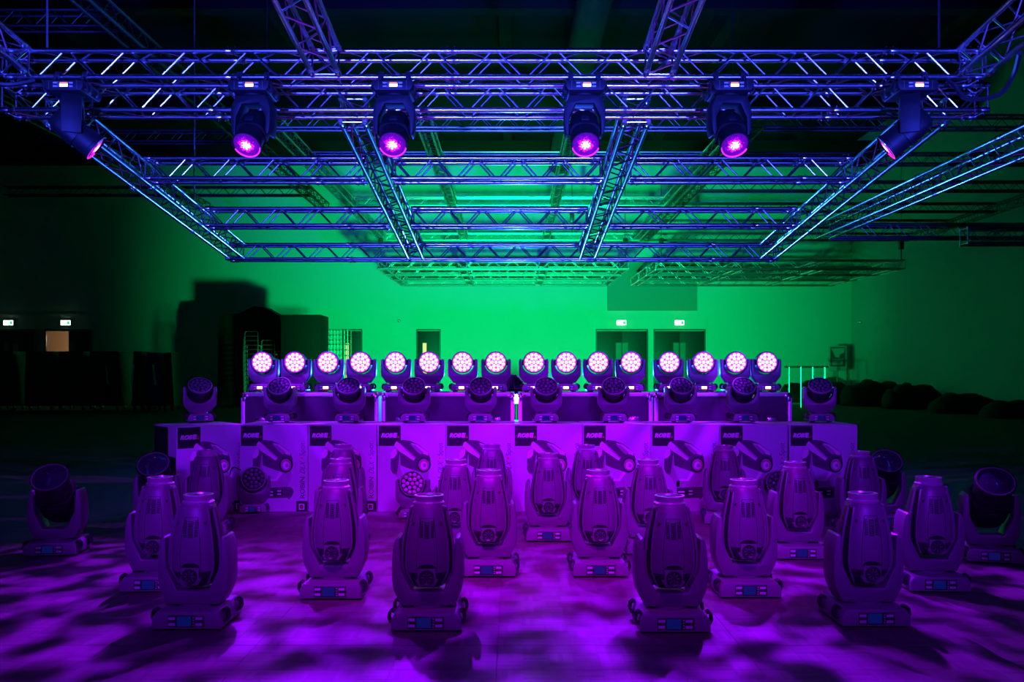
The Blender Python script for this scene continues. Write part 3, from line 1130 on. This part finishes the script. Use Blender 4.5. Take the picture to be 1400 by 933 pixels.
# blue beam lamp shining through the gap between the two middle cases, and its domed head
mb = MB().use(M_DARK)
mb.box(-.10, .10, -.06, .12, 0, .05, .01)
mb.tube([(0, .03, .05), (0, .03, .55)], .03)
root = link('gap_lamp', None, None, T(.12, 24.0, 0))
tag(root, 'blue-white floodlight glaring through the gap between the middle flight cases', 'lamp')
link('lamp_stand', mb.mesh('lamp_stand'), root)
mb = MB().use(M_DARK).lathe([(.12, -.22), (.20, -.08), (.21, .10)], 24, T(0, 0, .70) @ RX(90))
link('lamp_housing', mb.mesh('lamp_housing'), root)
mb = MB(); mb.lathe([(.20, .102), (.15, .12), (.001, .13)], 24, T(0, 0, .70) @ RX(90))
link('lamp_lens', mb.mesh('lamp_lens', mat('lamp_blue_white', (.6, .8, 1), .2, emit=(.42, .78, 1), estr=14)), root, label='dazzling blue-white lens')
root = link('blue_uplight', None, None, T(.0, 10.7, 0))
tag(root, 'dark domed uplight with cyan-lit ribs standing behind the middle flight cases', 'lamp')
mb = MB().use(M_DARK).box(-.28, .28, -.16, .16, 1.075, 1.10, .005)
for sx in (-.25, .25):
    for sy in (-.13, .13):
        mb.box(sx - .02, sx + .02, sy - .02, sy + .02, -.013, 1.076)
link('lamp_table', mb.mesh('lamp_table'), root)
mb = MB().use(M_DARK).lathe([(.14, 1.10), (.16, 1.14), (.13, 1.22), (.06, 1.29), (.055, 1.31)], 16, None, False)
link('lamp_dome', mb.mesh('lamp_dome', None), root)
mb = MB()
for k in range(8):
    a = PI / 4 * k + .2
    mb.tube([(.163 * math.cos(a), .163 * math.sin(a), 1.14), (.134 * math.cos(a), .134 * math.sin(a), 1.22), (.063 * math.cos(a), .063 * math.sin(a), 1.292)], .008, 5)
link('dome_ribs', mb.mesh('dome_ribs', M_STEEL), root)

# ------------------------------------------------------------------ trusses
TS, CR, BR = .24, .025, .0095       # chord spacing, chord radius, brace radius
CHM, BRM = {}, {}


def tube_mesh(L, r, seg, m, cache, nm):
    k = (round(L, 3), r, seg, m.name)
    if k not in cache:
        mb = MB(); mb.tube([(0, 0, 0), (L, 0, 0)], r, seg)
        cache[k] = mb.mesh(nm, m)
    return cache[k]


def align(p, q):
    d = (q - p)
    return Matrix.Translation(p) @ d.to_track_quat('X', 'Z').to_matrix().to_4x4()


def truss(p0, p1, label, near=True, group=None, s=TS, name='box_truss', m=None):
    """box truss; p0 p1 is the middle of its bottom face at chord centre height"""
    p0, p1 = Vector(p0), Vector(p1)
    d = p1 - p0
    L = d.length
    xa = d.normalized()
    ya = Vector((0, 0, 1)).cross(xa).normalized()
    za = xa.cross(ya)
    M = Matrix((xa, ya, za)).transposed().to_4x4()
    M.translation = p0
    root = bpy.data.objects.new(name, None)
    COL.objects.link(root)
    root.matrix_basis = M
    tag(root, label, 'truss', group)
    h = s / 2
    cor = [Vector((0, -h, 0)), Vector((0, h, 0)), Vector((0, h, s)), Vector((0, -h, s))]
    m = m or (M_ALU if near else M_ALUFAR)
    cm = tube_mesh(L, CR * s / TS, 12 if near else 8, m, CHM, 'chord')
    for c in cor:
        link('chord', cm, root, Matrix.Translation(c))
    n = max(2, int(round(L / (s * 1.15))))
    if n % 2: n += 1
    st = L / n
    segs = []
    for f in range(4):
        a, b = cor[f], cor[(f + 1) % 4]
        for k in range(n):
            lo_, hi_ = (a, b) if (k + (0, 1, 0, 0)[f]) % 2 == 0 else (b, a)
            q0 = lo_ + Vector((k * st + .02, 0, 0)); q1 = hi_ + Vector(((k + 1) * st - .02, 0, 0))
            dd = (q1 - q0).normalized() * CR * .5
            segs.append((q0 + dd, q1 - dd))
        for x in (.012, L - .012):
            segs.append((a + Vector((x, 0, 0)), b + Vector((x, 0, 0))))
    if near:
        for q0, q1 in segs:
            bm_ = tube_mesh((q1 - q0).length, BR, 8, m, BRM, 'brace')
            link('brace', bm_, root, align(q0, q1))
        ck = ('coupler',)
        if ck not in CHM:
            mb = MB(); mb.lathe([(.0255, 0), (.030, .006), (.030, .05), (.0275, .055), (.0275, .07), (.030, .075), (.030, .12), (.0255, .126)], 12, RY(90))
            mb.tube([(.03, 0, -.042), (.03, 0, .042)], .006, 6); mb.tube([(.095, 0, -.042), (.095, 0, .042)], .006, 6)
            CHM[ck] = mb.mesh('coupler', m)
        xs_ = [.02]
        k = 1
        while k * 2.0 < L - .6:
            xs_.append(k * 2.0); k += 1
        if L > 1: xs_.append(L - .15)
        for x in xs_:
            for c in cor:
                link('coupler', CHM[ck], root, Matrix.Translation(c + Vector((x, 0, 0))))
    else:
        mb = MB()
        for q0, q1 in segs:
            mb.tube([q0, q1], BR * s / TS, 4, False)
        o = link('lattice', mb.mesh('lattice', m, 0), root)
        o['kind'] = 'stuff'
    return root


SL = .11
def za(Y): return TA_Z - SL * (Y - 8.0)                     # plane of the near grid
def zb(Y): return 3.88 - .108 * (Y - 8.5)                   # plane of the far grid


hc = TS / 2
# near grid (A)
GA = 'blue-lit trusses of the nearest grid'
truss((-4.62, 8.0 + hc, TA_Z), (4.30, 8.0 + hc, TA_Z), 'blue-lit front truss running across the whole width, carrying the six hung beam lights', True, GA)
for X, lab in ((-1.69, 'blue truss running from the front truss up over the camera, left of centre'), (1.33, 'blue truss running from the front truss up over the camera, right of centre'),
               (4.18, 'blue truss leaving the right end of the front truss towards the camera'), (-4.50, 'blue truss leaving the left end of the front truss towards the camera')):
    truss((X, 7.955, za(7.955)), (X, 4.2, za(4.2)), lab, True, GA)
# second grid (B), sloping down away from the camera
GB = 'blue-lit trusses of the sloping second grid'
YF, YB_ = 8.5 + hc, 14.56 + hc
truss((-4.95, YF, 3.88), (4.62, YF, 3.88), 'blue crosswise truss directly behind and below the front truss', True, GB)
truss((-4.75, YB_, zb(14.56)), (4.42, YB_, zb(14.56)), 'blue crosswise truss closing the far end of the sloping grid', True, GB)
XL = [-4.56, -1.60, 1.25, 4.24]
for X, lab in zip(XL, ('left outer truss of the sloping grid, its far end glaring blue', 'left inner truss of the sloping grid running away from the camera',
                       'right inner truss of the sloping grid running away from the camera', 'right outer truss of the sloping grid, its far end glaring blue')):
    truss((X, YF + hc + .045, zb(YF + hc + .045)), (X, YB_ - hc - .045, zb(YB_ - hc - .045)), lab, True, GB)
for Y, w_ in ((10.5, 'nearer'), (12.54, 'farther')):
    for k, side in enumerate(('left', 'middle', 'right')):
        truss((XL[k] + hc + .04, Y + hc, zb(Y)), (XL[k + 1] - hc - .04, Y + hc, zb(Y)), '%s crosswise truss of the sloping grid, %s segment' % (w_, side), True, GB)
# right-hand truss (G) and the beam closing it
GG = 'trusses of the grid on the right'
truss((5.70, 6.0, 3.78), (5.70, 16.1, 3.80), 'long glaring blue truss at the right edge, running towards the camera', True, GG)
truss((5.86, 16.2 - hc, 3.80), (13.5, 16.2 - hc, 3.80), 'dark crosswise truss at right, under the end of the long blue one', False, GG)
truss((7.3, 14.2, 3.42), (13.5, 14.2, 3.42), 'short dark crosswise truss near the right picture edge', False, GG)


M_ALUDARK = mat('aluminium_dimmed', (.16, .16, .17), .5, 1.)  # aluminium darkened to stand in for weaker light on the side grids


def grid(nm, x0, x1, ys, xs, z, desc, s=TS):
    mm = M_ALUDARK if nm in ('c2', 'c3') else None
    o_ = ['first', 'second', 'third', 'fourth', 'fifth', 'sixth']
    g = 'trusses of ' + desc
    for i, Y in enumerate(ys):
        truss((x0, Y, z), (x1, Y, z), 'crosswise truss of %s, %s from the front' % (desc, o_[i]), False, g, s, m=mm)
    for i, X in enumerate(xs):
        truss((X, ys[0] + s / 2 + .024, z), (X, ys[-1] - s / 2 - .024, z), 'lengthwise truss of %s, %s from the left' % (desc, o_[i]), False, g, s, m=mm)


grid('c', -4.9, 4.7, (17.5, 32.2), (-4.75, -1.75, 1.25, 4.55), 6.2, 'the high green-lit grid behind the blue one')
for Y, w_ in ((20.4, 'second'), (25.6, 'third')):
    for a, b, sd in ((-4.6, -1.9, 'left'), (-1.6, 1.1, 'middle'), (1.4, 4.4, 'right')):
        truss((a, Y, 6.2), (b, Y, 6.2), '%s crosswise row of the high green-lit grid, %s segment' % (w_, sd), False, 'trusses of the high green-lit grid behind the blue one')
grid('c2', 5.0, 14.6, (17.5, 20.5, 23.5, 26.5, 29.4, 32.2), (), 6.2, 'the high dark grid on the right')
for X, sd in ((4.88, 'left'), (14.72, 'right')):
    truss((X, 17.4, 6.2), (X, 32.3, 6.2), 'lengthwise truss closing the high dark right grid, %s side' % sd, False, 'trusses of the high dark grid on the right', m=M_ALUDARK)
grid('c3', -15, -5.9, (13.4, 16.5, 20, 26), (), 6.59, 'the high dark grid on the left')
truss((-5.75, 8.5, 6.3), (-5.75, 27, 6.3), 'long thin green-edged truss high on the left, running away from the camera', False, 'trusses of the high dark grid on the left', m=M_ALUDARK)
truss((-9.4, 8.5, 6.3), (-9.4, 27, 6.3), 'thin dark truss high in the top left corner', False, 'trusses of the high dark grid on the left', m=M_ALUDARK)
for nm_, x0, x1, ds in (('d', -4.85, 4.2, 'the green-lit grid before the far wall'), ('e', 5.2, 14.1, 'the dark grid at the far right')):
    s = .30
    g = 'trusses of ' + ds
    yy = [31.6, 33.8, 36.0, 38.4]
    for i, Y in enumerate(yy):
        truss((x0, Y, 5.07 + .03 * i), (x1, Y, 5.07 + .03 * i), '%s crosswise truss of %s' % (['first', 'second', 'third', 'rearmost'][i], ds), False, g, s)
    for i, X in enumerate((x0 + .15, x0 + 3.05, x0 + 6.0, x1 - .15)):
        for j in range(3):
            truss((X, yy[j] + s / 2 + .030, 5.08 + .03 * j), (X, yy[j + 1] - s / 2 - .030, 5.10 + .03 * j),
                  '%s lengthwise piece in line %s of %s' % (['near', 'middle', 'far'][j], ['one', 'two', 'three', 'four'][i], ds), False, g, s)

# chains of the hoists
mb = MB()
mb.tube([(0, 0, 0), (0, 0, 1)], .012, 5)
cm = mb.mesh('chain', M_CHAIN)
for X, Y, Z0, lab in ((-4.30, 8.12, 4.30, 'thin hoist chain rising from the left end of the front truss'), (3.95, 8.12, 4.30, 'thin hoist chain rising near the right end of the front truss'),
                      (4.24, 7.2, 4.38, 'thin hoist chain rising from the right corner truss'), (-4.56, 12.6, 3.72, 'hoist chain above the left outer sloping truss'),
                      (4.4, 17.5, 6.5, 'hoist chain above the right side of the high green-lit grid'), (5.35, 31.45, 5.41, 'hoist chain at the left corner of the far dark grid'),
                      (13.95, 31.45, 5.41, 'hoist chain at the right corner of the far dark grid'), (-4.7, 31.45, 5.41, 'hoist chain at the left corner of the small green-lit far grid'),
                      (4.05, 31.45, 5.41, 'hoist chain at the right corner of the small green-lit far grid'), (-5.75, 20.6, 6.56, 'hoist chain above the green-edged truss high on the left'),
                      (-9.4, 15, 6.56, 'hoist chain above the dark truss in the top left corner'), (13.2, 14.2, 3.68, 'hoist chain above the short dark truss at the right edge'), (2.2, 32.2, 6.5, 'hoist chain above the far end of the high green-lit grid')):
    root = bpy.data.objects.new('hoist_chain', None); COL.objects.link(root); root.location = (X, Y, Z0)
    tag(root, lab, 'chain', 'hoist chains of the trusses')
    link('chain', cm, root, Matrix.Diagonal((1, 1, WZ - Z0, 1)))
    mb = MB().use(M_DARK); mb.box(-.08, .08, -.08, .08, .35, .75, .02); mb.tube([(0, 0, -.02), (0, 0, .36)], .02, 6)
    if Y > 15: link('hoist_motor', mb.mesh('hoist_motor'), root)

# high bay lamps under the roof, switched off
mb = MB().use(mat('high_bay_grey', (.28, .29, .28), .4)); mb.lathe([(.30, 0), (.30, .05), (.12, .32), (.10, .45)], 18)
hb = mb.mesh('lamp_shade')
mb = MB(); mb.tube([(0, 0, .45), (0, 0, 1.3)], .015, 6)
hs = mb.mesh('suspension')
for px, py, Y, lab in ((505, 5, 23.5, 'unlit round lamp under the roof, leftmost of three at the top edge'), (868, 8, 23.5, 'unlit round lamp under the roof, middle one at the top edge'), (1125, 10, 22.6, 'unlit round lamp under the roof, rightmost of three at the top edge')):
    root = bpy.data.objects.new('high_bay_lamp', None); COL.objects.link(root); root.location = at(px, py, Y)
    tag(root, lab, 'lamp', 'unlit lamps under the roof')
    link('lamp_shade', hb, root); link('suspension', hs, root)

# ------------------------------------------------------------------ background things
# exit signs
for px, lab in ((14, 'white and green exit sign over the far left double door'), (92, 'white and green exit sign over the half-open door'), (849, 'green exit sign over the left door of the right pair'), (928, 'green exit sign over the right door of the right pair')):
    root = bpy.data.objects.new('exit_sign', None); COL.objects.link(root); root.location = (px2x(px), WY - .16, 3.62)
    tag(root, lab, 'exit sign', 'exit signs over the doors')
    mb = MB().use(M_RAIL).box(-.24, .24, 0, .065, -.02, .22)
    link('sign_housing', mb.mesh('sign_housing'), root)
    mb = MB().use(M_EXIT).box(-.22, .22, -.012, 0, -.01, .21)
    link('sign_face', mb.mesh('sign_face'), root)
    mb = MB().use(M_EXITG)
    mb.box(-.20, -.07, -.016, -.012, .02, .18); mb.box(.07, .20, -.016, -.012, .02, .18)
    mb.use(M_EXIT); mb.box(-.15, -.12, -.019, -.016, .04, .16)
    link('sign_pictogram', mb.mesh('sign_pictogram'), root)

for p, lab in (((px2x(546), WY - .06, CH + 71 * WY / F), 'small pale sensor box high on the far wall'), ((WXR - .06, 40.9, CH + 69 * 41 / F), 'tiny sensor with green dot on the right wall')):
    mb = MB().use(M_RAIL).box(-.06, .06, -.05, .05, -.06, .06, .01)
    mb.use(M_EXITG).box(-.02, .02, -.055, -.05, -.02, .02)
    if p[0] > 10: mb.box(-.066, -.058, -.02, .02, -.02, .02)
    o = link('wall_sensor', mb.mesh('wall_sensor'), None, T(*p)); tag(o, lab, 'sensor')

# stacks of black cases at the left
mb = MB(); mb.box(-.6, .75, 0, 1.2, .12, 3.27, .03)
root = link('black_case', None, None, T(-7.1, 29.2, 0)); tag(root, 'tall sharp-edged black case between the chair stacks and the wire trolley', 'case')
link('case_body', mb.mesh('case_body', M_BLACK), root)
for x in (-.5, .62):
    mb = MB(); mb.lathe([(.055, -.03), (.055, .03)], 10, T(x, .15, .06) @ RY(90)); link('castor', mb.mesh('castor', M_RUBBER), root)
mb = MB()
out = [(-11.75, 0), (-11.72, 3.3), (-11.6, 3.66), (-10.9, 3.72), (-10.3, 4.0), (-9.9, 3.96), (-9.3, 3.62), (-9.15, 3.3), (-9.1, 0)]
mb.prism(out, 35, 36.2, .06)
o = link('covered_stack', mb.mesh('covered_stack', M_BLACK)); tag(o, 'large black cloth-covered stack rising behind the chair stacks at the left', 'stack')

# stacked chairs
mb = MB()
for s in (-1, 1):
    mb.tube([(s * .24, -.05, 0), (s * .24, 0, .44), (s * .22, .10, .90), (s * .18, .12, .93)], .012, 5)
    mb.tube([(s * .24, .42, 0), (s * .24, .38, .44)], .012, 5)
    mb.tube([(s * .24, 0, .44), (s * .24, .40, .44)], .012, 5)
mb.tube([(-.18, .12, .93), (.18, .12, .93)], .012, 5)
mb.tube([(-.23, .06, .76), (.23, .06, .76)], .012, 5)
mb.box(-.22, .22, 0, .40, .445, .465)
cmh = mb.mesh('stacking_chair', mat('chair_frame', (.20, .20, .20), .4, .6))
for (X, n, wd) in ((-8.95, 13, 'left'), (-8.38, 11, 'right')):
    for k in range(n):
        o = link('stacking_chair', cmh, None, T(X, 30.2 - .012 * k, .152 * k))
        nth = ['topmost', 'second', 'third', 'fourth', 'fifth', 'sixth', 'seventh', 'eighth', 'ninth', 'tenth', 'eleventh', 'twelfth', 'lowest'][n - 1 - k] if k else 'lowest'
        tag(o, 'metal chair, %s from the top in the dim %s chair stack' % (nth, wd), 'chair', 'chairs of the dim %s stack' % wd)

# wire roll cage
root = link('wire_trolley', None, None, T(-6.62, 31.0, 0)); tag(root, 'green-lit wire mesh trolley beside the tall black case', 'trolley')
m_w = mat('wire_zinc', (.7, .72, .7), .3, .9)
for nm, y in (('front_mesh', 0), ('back_mesh', .7)):
    mb = MB()
    for i in range(8):
        mb.tube([(i * .115, y, .25), (i * .115, y, 2.86)], .014, 5)
    for z in [.25, .6, .95, 1.3, 1.65, 1.95, 2.15, 2.35, 2.5, 2.68, 2.86]:
        mb.tube([(0, y, z), (.805, y, z)], .014, 5)
    link(nm, mb.mesh(nm, m_w), root)
for x in (0, .805):
    mb = MB()
    for z in (.25, 1.3, 2.35, 2.86):
        mb.tube([(x, 0, z), (x, .7, z)], .014, 5)
    link('side_mesh', mb.mesh('side_mesh', m_w), root)
mb = MB().use(M_RAIL).box(0, .8, 0, .7, .18, .24)
link('deck', mb.mesh('deck'), root)
for x in (.08, .72):
    for y in (.08, .62):
        mb = MB(); mb.lathe([(.09, -.02), (.09, .02)], 12, T(x, y, .09) @ RY(90)); link('castor', mb.mesh('castor', M_RUBBER), root)

# row of dark trolleys at the left
m_tr = mat('trolley_dark', (.022, .024, .03), .45, noise=.3, nscale=4)
m_bl = mat('trolley_blue', (.02, .05, .16), .5)
m_hd = mat('handle_pale', (.75, .70, .62), .35, .3)
tr = [(-8, 30, 'first', None, 0), (33, 42, 'second', None, 0), (78, 40, 'third', 'blue', 0), (120, 46, 'fourth', 'pale', 6), (180, 17, 'fifth', 'pale', -6), (198, 22, 'sixth', 'pale', 6), (222, 16, 'seventh', None, 0)]
for k, (px, wpx, wd, hcol, sl) in enumerate(tr):
    Y = 31.0
    X0 = (px - 700) / F * Y
    Wt = wpx / F * Y
    Ht = CH + (29.5 if k < 5 else 28) / F * Y
    root = link('equipment_trolley', None, None, T(X0, Y, 0))
    lb = 'dark upright trolley by the left wall doors, %s from the left' % wd
    if k == 5: lb = 'blue-panelled upright trolley, second from the right in the dark left row'
    tag(root, lb, 'trolley', 'dark trolleys along the left')
    mb = MB()
    mb.prism([(0, .16), (Wt, .16), (Wt - .05, Ht * .6), (Wt - .10, Ht), (.06, Ht), (.02, Ht * .6)], 0, .8, .02)
    link('trolley_body', mb.mesh('trolley_body', m_bl if k == 5 else m_tr), root)
    if hcol:
        mb = MB()
        xh = Wt * .55 if k != 4 else Wt * .2
        dxh = math.sin(R(sl)) * .75
        mb.tube([(xh, -.05, 1.62), (xh + dxh, -.05, .90)], .035, 6)
        for q in (0, 1):
            mb.tube([(xh + dxh * q, -.05, 1.6 - .68 * q), (xh + dxh * q, .05, 1.6 - .68 * q)], .02, 6)
        link('handle', mb.mesh('handle', m_bl if hcol == 'blue' else m_hd), root, label='pale slanted handle')
    for x in (Wt * .15, Wt * .85):
        for y in (.1, .7):
            mb = MB().use(M_RUBBER).lathe([(.085, -.025), (.09, 0), (.085, .025)], 12, T(x, y, .09) @ RY(90))
            mb.use(M_STEEL).box(x - .03, x + .03, y - .045, y + .045, .10, .175)
            link('castor', mb.mesh('castor'), root)

# post rack, poster stand and dark drapery at the right
root = link('post_rack', None, None, T((1073 - 700) / F * 34, 34, 0)); tag(root, 'low metal rack with four bright green-lit posts before the far right corner', 'rack')
mb = MB(); mb.box(-.02, 1.68, -.03, .03, 1.52, 1.60, .01); mb.box(-.02, 1.68, -.03, .03, .1, .18, .01)
link('rail', mb.mesh('rail', M_RAIL), root)
for k in range(4):
    mb = MB(); mb.tube([(.15 + k * .46, -.06, 0), (.15 + k * .46, -.06, 1.56)], .032, 10); link('post', mb.mesh('post', M_STEEL), root)
root = link('poster_stand', None, None, T(px2x(1145) * 40 / 42, 40, 0)); tag(root, 'poster on a post stand near the far right corner', 'stand')
mb = MB().use(M_RAIL).tube([(0, 0, 0), (0, 0, 1.5)], .035, 8); mb.lathe([(.28, 0), (.28, .03)], 18)
link('stand_post', mb.mesh('stand_post'), root)
mb = MB(); mb.box(-.40, .40, -.04, 0, 1.42, 2.56, .01); link('board', mb.mesh('board', mat('board_grey', (.5, .5, .5), .5)), root)
mb = MB().use(M_PDARK)
mb.box(-.34, .34, -.046, -.041, 1.62, 2.50)
mb.use(mat('poster_pale', (.5, .52, .5), .6))
mb.prism([(-.30, 2.44), (.30, 2.46), (.28, 2.25), (.10, 2.18), (.05, 2.02), (-.12, 2.05), (-.18, 2.2)], -.049, -.0455)
mb.use(M_PMID).prism([(-.28, 1.95), (.26, 1.98), (.22, 1.7), (-.25, 1.68)], -.049, -.0455)
link('poster', mb.mesh('poster'), root)
for k, (px, py, Y, L_, H_) in enumerate([(1115, 520, 38.3, 3.1, 1.02), (1195, 521, 36.0, 2.6, 1.02), (1248, 525, 33.2, 2.1, .93), (1316, 537, 29.5, 2.0, .66), (1389, 547, 26.4, 1.8, .52)]):
    mb = MB()
    rng = random.Random(20 + k)
    n, m_ = 26, 8
    rings = []
    for i in range(n + 1):
        t = i / n
        env = math.sin(PI * min(1, max(0, t))) ** .18 if 0 < t < 1 else .05
        hh = H_ * env * (1 + .07 * math.sin(t * 17 + k) + rng.uniform(-.04, .04))
        ring = []
        for j in range(m_):
            a = PI * j / (m_ - 1)
            ring.append(Vector(((t - .5) * L_, -math.cos(a) * .9 * env * (1 + rng.uniform(-.05, .05)), max(0., math.sin(a)) * hh)))
        rings.append(ring)
    mb.loft(rings)
    X = (px - 700) / F * Y
    o = link('drape_pile', mb.mesh('drape_pile', M_BLACK, 0), None, T(X, Y, -.014) @ RZ([0, 2, -3, 2, -2][k]))
    tag(o, 'low heap of black drapes along the right wall, %s from the left' % ['first', 'second', 'third', 'fourth', 'fifth'][k], 'drape', 'heaps of black drapes at the right')

# ------------------------------------------------------------------ cables
def cable(name, pts, r, label, cat='cable'):
    c = [Vector(p) for p in pts]
    sm = []
    for i in range(len(c) - 1):
        a, b, cc, d = c[max(0, i - 1)], c[i], c[i + 1], c[min(len(c) - 1, i + 2)]
        for k in range(6):
            t = k / 6
            sm.append(.5 * ((2 * b) + (cc - a) * t + (2 * a - 5 * b + 4 * cc - d) * t * t + (3 * b - a - 3 * cc + d) * t ** 3))
    sm.append(c[-1])
    mb = MB(); mb.tube(sm, r, 6)
    o = link(name, mb.mesh(name, M_CABLE))
    tag(o, label, cat)
    return o


cable('power_cable', [(3.98, 8.0, 4.0), (4.02, 7.95, 3.92), (4.1, 7.9, 3.80), (4.35, 7.85, 3.82), (4.40, 7.7, 3.95), (4.28, 7.4, 4.03)], .022, 'black cable bundle sagging under the right corner of the front truss')
cable('power_cable', [(-4.35, 8.0, 4.0), (-4.55, 7.9, 3.93), (-4.75, 7.85, 3.96), (-4.95, 7.8, 3.90)], .020, 'black cable under the left end of the front truss')
cable('power_cable', [at(124, 122, 8.1), at(126, 145, 8.15), at(118, 155, 8.2), at(126, 162, 8.3), at(128, 150, 8.4)], .008, 'thin looped cable beside the left hung beam light')
cable('power_cable', [at(329, 643, 8.12), at(318, 640, 8.06), at(312, 660, 8.0), at(314, 680, 8.0), at(322, 694, 8.05)], .007, 'thin black cable looping beside the wash light before the second carton')
